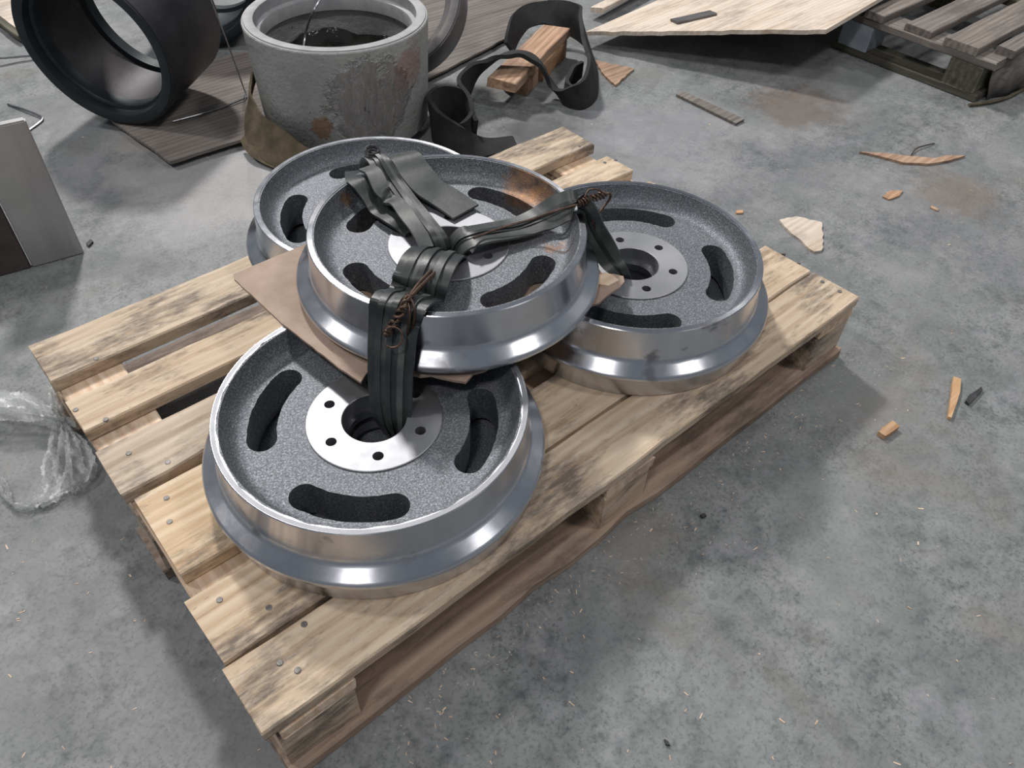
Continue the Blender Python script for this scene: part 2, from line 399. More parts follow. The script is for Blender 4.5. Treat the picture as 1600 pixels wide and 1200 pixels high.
P2 = empty('wooden_pallet'); tag(P2, 'weathered grey pallet at the edge of the scene, partly under pale plywood', 'pallet')
for i, (y0, y1, x0) in enumerate(((.322, .375, 2.53), (.397, .500, 2.462), (.542, .627, 2.468), (.690, .755, 2.458))):
    board('deck_board', x0, 3.66, y0, y1, .120, .142, M['grey_wood'], P2, 81 + i)
for i, x0 in enumerate((2.462, 3.0, 3.55)):
    board('cross_board', x0, x0 + .1, .335, .84, .098, .120, M['grey_wood2'] if i else M['grey_wood'], P2, 91 + i, 'Y')
    for j, (y0, y1) in enumerate(((.36, .46), (.715, .815))):
        board('block', x0, x0 + .1, y0, y1, .022, .098, M['grey_wood2'] if (i or j == 0) else M['bluish'], P2, 101 + 2*i + j)
board('bottom_board', 2.462, 2.562, .345, .83, 0, .022, M['grey_wood2'], P2, 121, 'Y')
board('bottom_board', 3.55, 3.65, .345, .83, 0, .022, M['grey_wood2'], P2, 122, 'Y')
board('bottom_board', 2.57, 3.54, .36, .46, 0, .022, M['grey_wood2'], P2, 123)

# ------------------------------------------------------------------ wheels
ZT = .118
def rim_mesh(jag, seed, cut=0):
    prof = [(.2008, ZT), (.2083, ZT), (.2095, ZT - .0012), (.2120, .068), (.2128, .0635), (.2148, .0600), (.2180, .0575), (.2320, .0490), (.2348, .0470), (.2360, .0445),
            (.2360, .0400), (.2345, .0380), (.2290, .0370), (.2275, .0350), (.2275, .0020), (.2255, 0), (.2000, 0), (.1980, .050), (.2030, .060), (.2030, ZT - .002)]
    if cut: prof = [p for p in prof if p[1] >= .0345 or False]; i_ = prof.index((.2275, .0350)); prof = prof[:i_+1] + [(.2275, cut + .001), (.2265, cut), (.2, cut)] + prof[i_+1:]
    rd = random.Random(seed); ph = [(rd.choice((5, 9, 14, 23, 37, 52)), rd.uniform(0, 6), rd.uniform(.2, 1)) for _ in range(9)]
    sm = sum(p[2] for p in ph)
    def j(i, a):
        return jag * sum(q * math.sin(f * a + p) for f, p, q in ph) / sm * 2 if i == 0 else 0
    return mesh('rim', *lathe(prof, 240, True, j), 35)
CUT = .0285
rim_a, rim_b, rim_t = rim_mesh(.0012, 1), rim_mesh(.0004, 2), rim_mesh(.0003, 3, CUT)
web_prof = [(.0900, .084), (.120, .0838), (.172, .0838), (.1795, .0852), (.1850, .0890), (.1900, .0965), (.1945, .1060), (.1985, .1172), (.2045, .1172), (.2045, .060), (.2000, .020), (.0900, .020)]
slot_shade_disc = lathe([(.0005, .012), (.199, .012), (.199, .003), (.0005, .003)], 96)  # unseen plate added under the lower wheels so slots and bore go dark
def kidney(a0, half, rc, hw, z0, z1, nz=18, seed=0):
    P = []
    rd = random.Random(seed); jt = lambda: rd.uniform(-.0006, .0006)
    for k_ in range(nz + 1):
        a = a0 - half + 2 * half * k_ / nz; rr = rc + hw + jt(); P.append((rr * math.cos(a), rr * math.sin(a)))
    ex, ey = rc * math.cos(a0 + half), rc * math.sin(a0 + half)
    for k_ in range(1, 10):
        t = a0 + half + math.pi * k_ / 10; P.append((ex + hw * math.cos(t), ey + hw * math.sin(t)))
    for k_ in range(nz + 1):
        a = a0 + half - 2 * half * k_ / nz; rr = rc - hw + jt(); P.append((rr * math.cos(a), rr * math.sin(a)))
    ex, ey = rc * math.cos(a0 - half), rc * math.sin(a0 - half)
    for k_ in range(1, 10):
        t = a0 - half + math.pi + math.pi * k_ / 10; P.append((ex + hw * math.cos(t), ey + hw * math.sin(t)))
    return prism(P, z0, z1)
slots = [kidney(R(45 + 90*i), R(22.5), .1500, .0195, .014, .13, seed=i) for i in range(4)]
web_m = boolean(*lathe(web_prof, 200), slots, 32)
bmj = bmesh.new(); bmj.from_mesh(web_m)
vv = [bmj.verts.new(v) for v in slot_shade_disc[0]]
for f in slot_shade_disc[1]: bmj.faces.new([vv[i] for i in f])
bmj.to_mesh(web_m); bmj.free()
web_r = boolean(*lathe(web_prof[:-2] + [(.2000, CUT + .003), (.0900, CUT + .003)], 200), slots, 32)
hub_prof = [(.0440, .0855), (.0450, .0865), (.0920, .0865), (.0930, .0858), (.0930, .010), (.0900, .003), (.0440, .003)]
def cyl(x, y, r, z0, z1, n=20): return prism([(x + r*math.cos(2*math.pi*i/n), y + r*math.sin(2*math.pi*i/n)) for i in range(n)], z0, z1)
hub_cut = [  cyl(.0685*math.cos(R(60*i + 2)), .0685*math.sin(R(60*i + 2)),   .0075, -.02, .1) for i in range(6)]
hub_t = boolean(*lathe(hub_prof[:4] + [(.0930, CUT + .003), (.0440, CUT + .003)], 128), hub_cut, 30)
hub_m = boolean(*lathe(hub_prof, 128), [cyl(.0685*math.cos(R(60*i + 2)), .0685*math.sin(R(60*i + 2)),   .0075, -.02, .1) for i in range(6)], 30)
bore_t = mesh('bore', *lathe([(.0385, .0560), (.0440, .0560), (.0440, .0460), (.0385, .0460)], 96), 30)
bore_m = mesh('bore', *join(lathe([(.0385, .0560), (.0440, .0560), (.0440, .0460), (.0385, .0460)], 96), lathe([(.0360, .0400), (.0450, .0400), (.0450, .0250), (.0360, .0250)], 96)), 30)
land_a = mesh('land', *lathe([(.2022, ZT + .0002), (.2080, ZT + .0002), (.2080, ZT - .002), (.2022, ZT - .002)], 200), 30)
def wheel(c, z, s, jag, rz, label, rusty=False, tilt=(0, 0), hub_rz=0):
    t = empty('steel_wheel', (c[0], c[1], z), R(rz)); t.scale = (s, s, 1); t.rotation_euler = (tilt[0], tilt[1], R(rz))
    tag(t, label, 'wheel', 'flanged steel wheels on the pallet')
    obj('rim', rim_t if rusty else rim_a if jag else rim_b, M['steel'], t)['label'] = 'bright turned rim with flange'
    obj('web_disc', web_r if rusty else web_m, M['cast_rusty'] if rusty else M['cast'], t)['label'] = 'rough cast web with four curved slots'
    if jag: obj('rim_edge', land_a, M['land'], t)
    h = obj('hub_face', hub_t if rusty else hub_m, M['hub'], t); h['label'] = 'machined hub ring with six bolt holes'; h.rotation_euler = (0, 0, R(hub_rz - rz))
    obj('bore', bore_t if rusty else bore_m, M['bore'], h)
    return t
CF, CR, CT, CB = (.317, .241), (.852, .256), (.566, .393), (.602, .661)
ZD = .144; ZTOP = ZD + ZT + .0045 - CUT
wheel(CF, ZD, 1.004, True, -2, 'flanged steel wheel lying nearest the viewer, rim edge jagged, strap dropping into its hub', hub_rz=-2)
wheel(CR, ZD, 1.008, False, -2, 'flanged steel wheel lying at the right end of the pallet')
wheel(CB, ZD, 1.0, False, 16, 'flanged steel wheel behind and partly hidden by the top wheel, near the grey ring')
wheel(CT, ZTOP, 1.0, False, -35, 'flanged steel wheel stacked on top of the other three, with rust patches and straps', True, hub_rz=-10)

# ------------------------------------------------------------------ hardboard sheet between the wheels
pl = [(.300, .602), (.296, .590), (.301, .453), (.316, .320), (.322, .276), (.340, .290), (.356, .282), (.372, .262), (.394, .238), (.415, .215), (.436, .186), (.452, .196), (.470, .190), (.500, .196), (.54, .19), (.60, .20), (.66, .196), (.70, .193), (.735, .196), (.768, .203), (.776, .214), (.768, .226), (.757, .240), (.77, .30), (.76, .42), (.755, .60)]
rd = random.Random(3); pj = []
for i in range(len(pl)):
    a, b = Vector(pl[i]), Vector(pl[(i+1) % len(pl)]); L = (b - a).length; n = max(1, int(L / .012))
    am = .0022 if 3 <= i <= 22 else .0006
    for q in range(n):
        p = a.lerp(b, q / n); pj.append((p.x + rd.uniform(-am, am), p.y + rd.uniform(-am, am)))
tag(obj('hardboard_sheet', mesh('sheet', *prism(pj, ZD + ZT + .0002, ZD + ZT + .0042), 0), M['hardboard']), 'brown hardboard sheet with torn edge wedged under the top wheel', 'board')

# ------------------------------------------------------------------ rubber straps
def plane_pts(c0, c1, sz, lat=0, tilt=0, width=.03):
    u = Vector((c1[0]-c0[0], c1[1]-c0[1], 0)).normalized(); l = Vector((u.y, -u.x, 0))
    out = []
    for q in sz:
        s, z = q[0], q[1]; t = q[2] if len(q) > 2 else tilt; wd = q[3] if len(q) > 3 else width; lt = lat + (q[4] if len(q) > 4 else 0)
        p = Vector((c0[0], c0[1], 0)) + u*s + l*lt; out.append((p.x, p.y, z, t, wd))
    return out
ZW = ZTOP + .084; ZR = ZTOP + ZT; ZH = ZTOP + .0865
def into(o, parent):
    o.parent = parent; o.matrix_parent_inverse = Matrix.Translation(parent.location).inverted(); return o
def px_ribbon(L, thick, seed=0, wave=0, n=7, bulge=0, f=None, nof=0, latv=None):
    P = [(*at(a, b, z), t, wd) for a, b, z, t, wd in L]
    return mesh('band', *ribbon(P, thick, n, wave, seed, bulge=bulge, f=f, nof=nof, latv=latv), 40)
def bundle(parent, L, bands, thick=.0036, latv=None):
    for i, (f0, f1, nof, mt) in enumerate(bands):
        into(obj('band', px_ribbon(L, thick, i, .0004, f=(f0, f1), nof=nof, latv=latv), M[mt]), parent)
# strap to the near wheel
S1 = empty('rubber_strap', (CT[0], CT[1], ZH)); tag(S1, 'bundle of rubber straps hanging over the top wheel rim into the nearest wheel hub', 'strap', 'rubber strap bundles on the top wheel')
bundle(S1, [(694, 420, ZH - .05, 0, .070), (694, 402, ZH - .012, 0, .072), (690, 394, ZH + .016, 0, .074), (680, 397, ZH + .036, 0, .078), (668, 413, ZH + .040, 0, .080), (658, 438, ZH + .030, 0, .080), (652, 456, ZH + .014, 0, .080), (645, 463, ZH + .018, 0, .080),
            (636, 464, ZR + .004, 0, .080), (627, 470, ZR + .009, 0, .078), (620, 482, ZR + .007, 0, .076), (616, 500, ZR - .012, 0, .072), (613, 530, ZTOP + .084, 0, .068), (611, 562, ZTOP + .062, 0, .066), (610, 600, ZTOP + .030, 0, .064), (611, 638, ZTOP - .002, 0, .060), (615, 665, ZTOP - .030, 0, .050), (622, 682, ZTOP - .07, 0, .04)],
       [(-.5, -.30, 0, 'rubber'), (-.305, -.17, .0034, 'rubber_pale'), (-.175, -.02, .0008, 'rubber'), (-.025, .09, .0042, 'rubber'), (.085, .21, .0010, 'rubber_pale'), (.205, .33, .0036, 'rubber'), (.325, .5, .0004, 'rubber')], latv=Vector((-.55, .83, 0)))
# strap to the far-left wheel
S2 = empty('rubber_strap', (CT[0], CT[1], ZH)); tag(S2, 'rubber straps running from the top hub to the back-left rim, ending in two loose flaps', 'strap', 'rubber strap bundles on the top wheel')
bundle(S2, [(684, 416, ZH - .05, 0, .044), (683, 396, ZH - .010, 0, .046), (674, 372, ZH + .014, 0, .046), (655, 346, ZH + .016, 0, .044), (634, 318, ZH + .016, 0, .042), (613, 288, ZH + .022, 0, .040), (600, 266, ZR + .004, 0, .038), (591, 251, ZR + .010, 0, .034), (579, 245, ZR + .002, 0, .03), (573, 262, ZTOP + .05, 0, .03), (574, 300, ZTOP - .02, 0, .03)],
       [(-.5, -.22, 0, 'rubber_pale'), (-.225, -.04, .0034, 'rubber'), (-.045, .14, .0066, 'rubber'), (.135, .32, .0040, 'rubber_pale'), (.315, .5, .0010, 'rubber')], latv=Vector((.964, -.223, 0)))
for nm, L, mt, nof in (('flap', [(556, 268, ZR - .016, 0, .036), (559, 279, ZR + .003, 0, .038), (573, 292, ZR + .000, 0, .040), (588, 316, ZH + .014, 0, .038), (599, 331, ZH + .008, 0, .036), (618, 343, ZH + .011, 0, .032), (632, 354, ZH + .005, 0, .030), (644, 362, ZH + .004, 0, .028)], 'rubber', 0),
                  ('flap', [(572, 262, ZR + .010, 0, .026), (584, 270, ZR + .014, 0, .026), (596, 295, ZR + .004, 0, .026), (606, 311, ZH + .022, 0, .026), (620, 316, ZH + .028, 0, .024), (634, 334, ZH + .026, 0, .024), (654, 362, ZH + .022, 0, .022), (668, 388, ZH + .012, 0, .02)], 'rubber_pale', .004),
                  ('flap', [(624, 241, ZR - .006, 0, .050), (634, 246, ZR + .005, 0, .052), (648, 266, ZR - .003, 0, .054), (668, 291, ZH + .018, 0, .056), (694, 308, ZH + .010, 0, .058), (728, 331, ZH + .006, 0, .056)], 'rubber_pale', 0)):
    into(obj(nm, px_ribbon(L, .004, 5, .0008, nof=nof), M[mt]), S2)
# strap to the right wheel
S3 = empty('rubber_strap', (CT[0], CT[1], ZH)); tag(S3, 'bundle of flat rubber straps reaching over the top wheel rim towards the right-hand wheel', 'strap', 'rubber strap bundles on the top wheel')
bundle(S3, [(707, 412, ZH - .045, 0, .040), (711, 392, ZH - .006, 0, .042), (722, 376, ZH + .014, 0, .046), (742, 369, ZH + .020, 0, .050), (774, 363, ZH + .013, 0, .052), (812, 356, ZH + .009, 0, .052), (846, 342, ZH + .014, 0, .050), (878, 325, ZR + .001, 0, .048), (900, 320, ZR + .009, 0, .044), (917, 332, ZR + .000, 0, .042), (924, 354, ZTOP + .082, 0, .044), (938, 380, ZTOP + .05, 0, .044), (954, 406, ZTOP + .022, 0, .038), (970, 426, ZTOP + .004, 0, .026), (980, 440, ZTOP - .03, 0, .016)],
       [(-.5, -.10, .0010, 'rubber_pale'), (-.11, .02, .0044, 'rubber'), (.01, .12, .0020, 'rubber'), (.11, .5, .0006, 'rubber_pale')], latv=(Vector((-.298, -.939, 0)), Vector((.80, -.62, 0))))

# ------------------------------------------------------------------ wire ties
def twist(P, r, rw, turns, seed=0):
    C = catmull(P, 12); m = len(C); A = []; B = []
    for i, c in enumerate(C):
        T = Vector(C[min(i+1, m-1)] - C[max(i-1, 0)]).normalized(); n = T.orthogonal().normalized(); b = T.cross(n)
        a = 2*math.pi*turns*i/m
        A.append(Vector(c) + (n*math.cos(a) + b*math.sin(a))*r); B.append(Vector(c) - (n*math.cos(a) + b*math.sin(a))*r)
    return join(tube(A, rw, smooth_n=2), tube(B, rw, smooth_n=2))
def arc(c, u, v, r, a0, a1, n=10): return [Vector(c) + (Vector(u)*math.cos(a0+(a1-a0)*i/n) + Vector(v)*math.sin(a0+(a1-a0)*i/n))*r for i in range(n+1)]
def P(px, py, z): return at(px, py, z)
o = obj('wire_tie', mesh('wire', *join(twist([P(640, 462, ZR + .020), P(628, 484, ZR + .018), P(614, 506, ZR - .004), P(602, 524, ZR - .014)], .0042, .0022, 4.5),
    tube([P(692, 404, ZH + .030), P(672, 424, ZH + .040), P(652, 446, ZR + .016), P(638, 466, ZR + .022)], .0024),
    tube([P(697, 408, ZH + .030), P(677, 428, ZH + .041), P(655, 450, ZR + .018), P(636, 470, ZR + .024)], .0024),
    tube(arc(P(613, 527, ZR - .012), ROT.col[0], ROT.col[1], .0135, -2.4, 2.2), .0014),
    tube([P(640, 464, ZR + .022), P(648, 486, ZR + .012), P(644, 515, ZR - .02), P(636, 560, ZTOP + .03), P(634, 600, ZTOP - .02)], .0020),
    tube([P(636, 468, ZR + .022), P(640, 492, ZR + .010), P(636, 520, ZR - .02), P(628, 565, ZTOP + .03)], .0020)), 50), M['wire_rust'])
tag(o, 'rusty twisted wire tie on the strap hanging over the front of the top wheel', 'wire', 'wire ties on the straps')
cc = P(582, 240, ZR + .014)
parts = []
for q in range(5):
    parts.append(tube(arc(cc + Vector((0, 0, .0035*(q-2))), Vector((.75, -.65, 0)), Vector((.62, .72, .25)), .0105 + .0012*(q % 2), 0, 6.28, 14), .0021, smooth_n=2))
parts.append(tube([cc + Vector((.006, -.008, 0)), cc + Vector((.016, -.014, -.006)), cc + Vector((.03, -.03, -.012))], .002))
tag(obj('wire_tie', mesh('wire', *join(*parts), 50), M['wire_chrome']), 'shiny coiled wire knot at the end of the back-left strap', 'wire', 'wire ties on the straps')
o = obj('wire_tie', mesh('wire', *join(twist([P(903, 318, ZR + .018), P(915, 314, ZR + .020), P(930, 309, ZR + .022), P(944, 304, ZR + .022)], .0048, .0019, 4.5),
    tube([P(944, 302, ZR + .024), P(953, 303, ZR + .022), P(952, 312, ZR + .012), P(938, 330, ZR - .004), P(926, 348, ZR - .02)], .0022),
    tube([P(914, 308, ZR + .026), P(920, 297, ZR + .034), P(933, 296, ZR + .036), P(943, 302, ZR + .026)], .0016),
    tube([P(740, 372, ZH + .030), P(780, 357, ZH + .026), P(830, 343, ZH + .028), P(870, 329, ZR + .014), P(904, 319, ZR + .018)], .0020),
    tube([P(926, 348, ZR - .02), P(940, 375, ZTOP + .04), P(958, 405, ZTOP + .005)], .0020)), 50), M['wire_rust'])
tag(o, 'brown wire tie coiled over the right rim of the top wheel', 'wire', 'wire ties on the straps')

# ------------------------------------------------------------------ rings in the background
def ring(name, label, prof_out, loc, axis, mats, extra=()):
    t = empty(name, loc); t.rotation_mode = 'QUATERNION'; t.rotation_quaternion = Vector(axis).to_track_quat('Z', 'Y') if abs(axis[2]) < .99 else (1, 0, 0, 0)
    tag(t, label, 'ring', 'large machined rings on the floor')
    for nm, pr, mt in prof_out: obj(nm, mesh(nm, *lathe(pr, 128), 35), M[mt], t)
    return t
def ring_parts(Ro, H_, wall, m_skin, m_face, m_in, Rb=None):
    Rb = Rb or Ro; ri = Ro - wall
    return [('body', [(Ro - .006, H_ - .003), (Ro - .002, H_ - .003), (Ro, H_ - .006), (Rb, .006), (Rb - .004, 0), (ri + .012, 0), (ri + .012, .03)] + [(ri + .016, .05), (ri + .016, H_ - .075), (ri + .012, H_ - .06)], m_skin),
            ('end_face', [(Ro - .0285, H_ - .001), (Ro - .027, H_), (Ro - .006, H_), (Ro - .004, H_ - .004), (Ro - .010, H_ - .02), (ri + .013, H_ - .066), (ri + .004, H_ - .064), (ri, H_ - .060), (ri, H_ - .031), (ri + .0015, H_ - .0285), (Ro - .030, H_ - .025)], m_face),
            ('back_lip', [(ri + .003, .001), (ri + .014, .001), (ri + .014, .035), (ri + .003, .03)], m_in)]
GC = (.958, 1.352)
ring('steel_ring', 'grey steel ring standing upright beside the black sling, film peeling off its side', ring_parts(.224, .264, .041, 'grey_ring', 'grey_face', 'ring3', .212), (*GC, .0225), (0, 0, 1), None)
# inside: crumpled oily film
rd = random.Random(12); V = []; Fc = []; n = 40
for j in range(9):
    for i in range(n):
        a = 2*math.pi*i/n; r = .188 * j / 8
        V.append((GC[0] + r*math.cos(a), GC[1] + r*math.sin(a), .15 + rd.uniform(-.012, .012) + (.02 if j == 8 else 0)))
for j in range(8):
    for i in range(n): Fc.append((j*n+i, j*n+(i+1) % n, (j+1)*n+(i+1) % n, (j+1)*n+i))
tag(obj('oily_film', mesh('film', V, Fc, 60), M['oil_film']), 'dark oily crumpled film lining the inside of the upright grey ring', 'film')
tag(obj('wire', mesh('wire', *tube([P(474, 76, .19), P(478, 50, .22), P(488, 20, .28), P(503, -6, .30)], .0028), 50), M['wire_steel']), 'bent grey wire sticking up out of the grey ring', 'wire')
ax = Vector((.8067, .5807, .085)).normalized()
fc = Vector((.461, 1.648, .221))
ring('steel_ring', 'dark oiled steel ring lying on its side, its open face towards the viewer', ring_parts(.198, .255, .038, 'dark_ring_skin', 'dark_ring', 'dark_ring'), fc + ax*.255, -ax, None)
b0 = at(372, 74, .01)
ring('steel_ring', 'dark steel ring half hidden behind the ring lying on its side', ring_parts(.198, .24, .038, 'dark_ring', 'dark_ring', 'dark_ring'), Vector((b0.x + .08, b0.y + .25, .205)), Vector((-.62, -.72, .0)), None)
ring('steel_ring', 'dull steel ring tilted on the brown sheet behind the upright grey ring', ring_parts(.2, .10, .050, 'ring3', 'ring3', 'ring3'), at(608, -8, .235) - Vector((-.60, -.48, .64)) * .10, Vector((-.60, -.48, .64)), None)
# sling round the grey ring foot
sl = empty('webbing_sling', (.74, 1.25, 0)); tag(sl, 'dirty olive webbing sling round the foot of the grey ring', 'sling')
for q, L in enumerate(([(402, 100, .17, 95, .015), (394, 130, .13, 105, .03), (390, 168, .090, 118, .06), (400, 203, .066, 122, .085), (432, 229, .052, 122, .09), (474, 252, .042, 115, .07), (520, 264, .04, 105, .06)],
                       [(384, 210, .040, 130, .045), (398, 230, .032, 140, .045), (424, 246, .022, 145, .045), (452, 258, .018, 150, .04), (490, 266, .014, 150, .04)])):
    into(obj('strap_layer', px_ribbon(L, .006, q, .0015), M['webbing']), sl)

# ------------------------------------------------------------------ sheets on the floor
def sheet(name, pts, z0, z1, mat, label, cat='board', jit=0, battens=()):
    rd = random.Random(len(label)); pj = []
    for i in range(len(pts)):
        a, b = Vector(pts[i][:2]), Vector(pts[(i+1) % len(pts)][:2]); n = max(1, int((b-a).length / .03)) if jit else 1
        for q in range(n):
            p = a.lerp(b, q/n); pj.append((p.x + rd.uniform(-jit, jit), p.y + rd.uniform(-jit, jit)))
    o = obj(name, mesh(name, *prism(pj, z0, z1), 0), M[mat]); tag(o, label, cat)
    for (x0, x1, y0, y1) in battens:
        bb = board('batten', x0, x1, y0, y1, 0, z0, M['grey_wood2'], o, 5)
    return o
sheet('board_sheet', [(.462, 1.702), (.491, 1.417), (.70, 1.408), (1.16, 1.43), (1.16, 1.86), (.46, 1.92)], .014, .022, 'brown_board', 'grey-brown wooden board lying under the dark ring', jit=.002, battens=[(.56, 1.1, 1.46, 1.5), (.56, 1.1, 1.8, 1.84)])
sheet('board_sheet', [(1.215, 1.40), (1.442, 1.450), (1.634, 1.495), (1.914, 1.625), (2.5, 1.95), (3.0, 2.7), (2.2, 3.4), (1.2, 2.7)], .010, .016, 'brown_board', 'large grey-brown sheet lying on the floor behind the black sling', jit=.002, battens=[(1.4, 1.9, 1.66, 1.70), (1.4, 2.0, 2.2, 2.24)])
a0 = at(0, 34); sheet('board_sheet', [at(33, 62), at(-60, -12), at(-90, -140), at(70, -140), at(60, 20)], .001, .010, 'ply', 'pale board corner behind the dark ring, with a dark edge strip', jit=0)
tag(board('edge_strip', -.27, .27, -.012, .012, .0, .016, M['grey_wood2'], None, 9), 'narrow dark green batten along the pale board behind the dark ring', 'batten')
es = bpy.data.objects['edge_strip']; pa, pb = at(32, 64), at(-60, -6); es.location = ((pa.x+pb.x)/2, (pa.y+pb.y)/2, .0185); es.rotation_euler = (0, 0, math.atan2(pb.y-pa.y, pb.x-pa.x))
# pale plywood leaning on the old pallet
p0, p1 = at(916, 50, .045), at(1293, 46, .168)
dv = (at(1372, 0, .168) - p1).normalized() * 1.15; dv.z = .004
N_ = (p1 - p0).cross(dv).normalized();  N_ = N_ if N_.z > 0 else -N_
V = []
nn_ = 24; rd = random.Random(5)
edge = [p0.lerp(p1, i/nn_) + Vector((rd.uniform(-.004, .004), rd.uniform(-.004, .004), 0)) for i in range(nn_+1)]
top = edge + [p1 + dv, p0 + dv]
k_ = len(top); V = [t for t in top] + [t - N_*.012 for t in top]
Fc = [tuple(range(k_)), tuple(range(k_, 2*k_))[::-1]] + [(i, (i+1) % k_, k_ + (i+1) % k_, k_ + i) for i in range(k_)]
tag(obj('plywood_sheet', mesh('ply', V, Fc, 0), M['ply']), 'pale plywood sheet propped on the old grey pallet, dark gap beneath it', 'board')
def on_ply(px, py):
    d = ROT @ Vector(((px-800)/F_PX, -(py-600)/F_PX, -1)); return CAM + d * ((p0 - CAM).dot(N_) / d.dot(N_))
def slab_between(name, a, b, width, th, mat, label, cat, lift=0, seed=1):
    L = (b - a).length; o = obj(name, plank_mesh(L, width, th, .0008, seed, 4, .001), M[mat]); x = (b-a).normalized(); y = N_.cross(x).normalized(); z = x.cross(y)
    o.matrix_world = Matrix.Translation((a+b)/2 + z*(th/2 + lift)) @ Matrix((x, y, z)).transposed().to_4x4(); tag(o, label, cat); return o
slab_between('metal_strip', on_ply(1053, 36), on_ply(1114, 22), .045, .008, 'ring3', 'small grey metal strip lying on the pale plywood', 'strip')
slab_between('wood_offcut', on_ply(932, 20), on_ply(1030, -30), .05, .016, 'ply', 'pale wooden offcut lying near the far edge of the plywood', 'offcut')

# ------------------------------------------------------------------ timber offcuts in the sling
tb = empty('timber_offcut', (1.5, 1.25, 0)); tag(tb, 'sawn timber offcut on edge inside the black sling loop', 'timber')
def lay(name, a, b, width, z0, z1, mat, parent=None, seed=1, chips=0, ej=.002):
    a = Vector((a[0], a[1], 0)); b = Vector((b[0], b[1], 0)); d = b - a
    o = obj(name, plank_mesh(d.length, width, z1 - z0, .0015, seed, 12, ej, chips), M[mat]); o.location = ((a.x+b.x)/2, (a.y+b.y)/2, (z0+z1)/2); o.rotation_euler = (0, 0, math.atan2(d.y, d.x)); return o
COL.objects.unlink(tb); bpy.data.objects.remove(tb)
tag(lay('timber_offcut', (1.335, 1.165), (1.71, 1.345), .085, .055, .082, 'timber', seed=3, chips=2, ej=.008), 'flat timber offcut with a broken end, top one inside the black sling', 'timber', 'timber offcuts inside the black sling')
tag(lay('timber_offcut', (1.43, 1.212), (1.50, 1.246), .075, 0, .055, 'timber', seed=4), 'short timber block under the broken end of the top offcut', 'timber', 'timber offcuts inside the black sling')
tag(lay('timber_offcut', (1.525, 1.252), (1.70, 1.335), .075, 0, .055, 'timber', seed=5), 'longer timber block under the far end of the top offcut', 'timber', 'timber offcuts inside the black sling')

# ------------------------------------------------------------------ black felt sling
fs = empty('felt_sling', (1.4, 1.2, 0)); tag(fs, 'thick black felt sling looped over the timber offcuts', 'sling')
def wr(L, thick, seed): return mesh('sling', *ribbon(L, thick, 8, .002, seed), 45)
def wp(L): return [(*at(x, y, z), t, wd) for x, y, z, t, wd in L]
A1 = wp([(806, 226, .010, 8, .055), (760, 230, .014, 20, .06), (722, 226, .030, 60, .075), (690, 206, .048, 85, .095), (674, 182, .058, 95, .105), (692, 163, .058, 95, .10), (722, 168, .052, 95, .095), (738, 190, .042, 90, .085), (728, 212, .030, 75, .07), (705, 216, .02, 45, .06)])
into(obj('sling_loop', wr(A1, .011, 1), M['felt']), fs)
B1 = wp([(742, 205, .034, 88, .07), (734, 178, .050, 92, .09), (722, 150, .060, 98, .10), (733, 126, .074, 82, .095), (754, 104, .094, 50, .08), (780, 90, .112, 26, .066), (808, 84, .120, 12, .054), (834, 92, .108, 8, .048), (851, 112, .075, 15, .044), (863, 135, .038, 30, .046), (882, 153, .026, 70, .060), (908, 150, .038, 95, .08), (925, 130, .048, 105, .10), (924, 102, .058, 112, .115), (918, 70, .066, 115, .12), (908, 42, .076, 100, .105), (884, 25, .088, 62, .085), (850, 20, .090, 45, .07), (820, 28, .084, 48, .065), (804, 48, .062, 60, .06), (796, 75, .03, 70, .05)])
into(obj('sling_loop', wr(B1, .011, 2), M['felt']), fs)
C1 = wp([(908, 108, .045, 92, .05), (892, 122, .040, 95, .06), (884, 140, .034, 95, .06), (896, 152, .030, 95, .06), (920, 142, .032, 92, .06)])
into(obj('sling_loop', wr(C1, .011, 3), M['felt']), fs)

# ------------------------------------------------------------------ steel plates at the left
a, b = Vector((.201, 1.211)), Vector((.101, 1.2275)); d = (b - a).normalized(); nrm = Vector((-d.y, d.x)) ; nrm = nrm if nrm.y > 0 else -nrm
def upright(name, s0, s1, h, depth, mat, label, off=0):
    q0, q1 = a + d*s0 + nrm*off, a + d*s1 + nrm*off
    poly = [q0, q1, q1 + nrm*depth, q0 + nrm*depth]
    c0 = (q0 + q1)/2 + nrm*depth/2
    V, Fc = prism([(p.x - c0.x, p.y - c0.y) for p in poly], 0, h)
    m = mesh(name, V, Fc); bm = bmesh.new(); bm.from_mesh(m); bmesh.ops.recalc_face_normals(bm, faces=bm.faces)
    bmesh.ops.bevel(bm, geom=list(bm.edges), offset=.0025, segments=2, affect='EDGES'); bm.to_mesh(m); bm.free()
    return tag(obj(name, m, M[mat], None, (c0.x, c0.y, 0)), label, 'plate')
upright('steel_plate', 0, .102, .305, .018, 'slab', 'bright machined steel plate standing on edge at the left of the floor')
upright('steel_plate', .104, .30, .20, .016, 'brown_steel', 'dark brown steel plate standing beside the bright machined plate')
hb = at(10, 182, .30)
bb = obj('steel_wedge', mesh('wedge', [(-.012, 0, 0), (.012, 0, 0), (.012, .02, 0), (-.012, .02, 0), (-.028, .0, .40), (-.022, .0, .40), (-.022, .008, .40), (-.028, .008, .40)], [(0, 1, 2, 3), (7, 6, 5, 4), (0, 4, 5, 1), (1, 5, 6, 2), (2, 6, 7, 3), (3, 7, 4, 0)], 0), M['dark_bit'], None, (.147, 1.262, 0))
tag(bb, 'thin dark tapered bar standing behind the bright steel plate', 'bar')

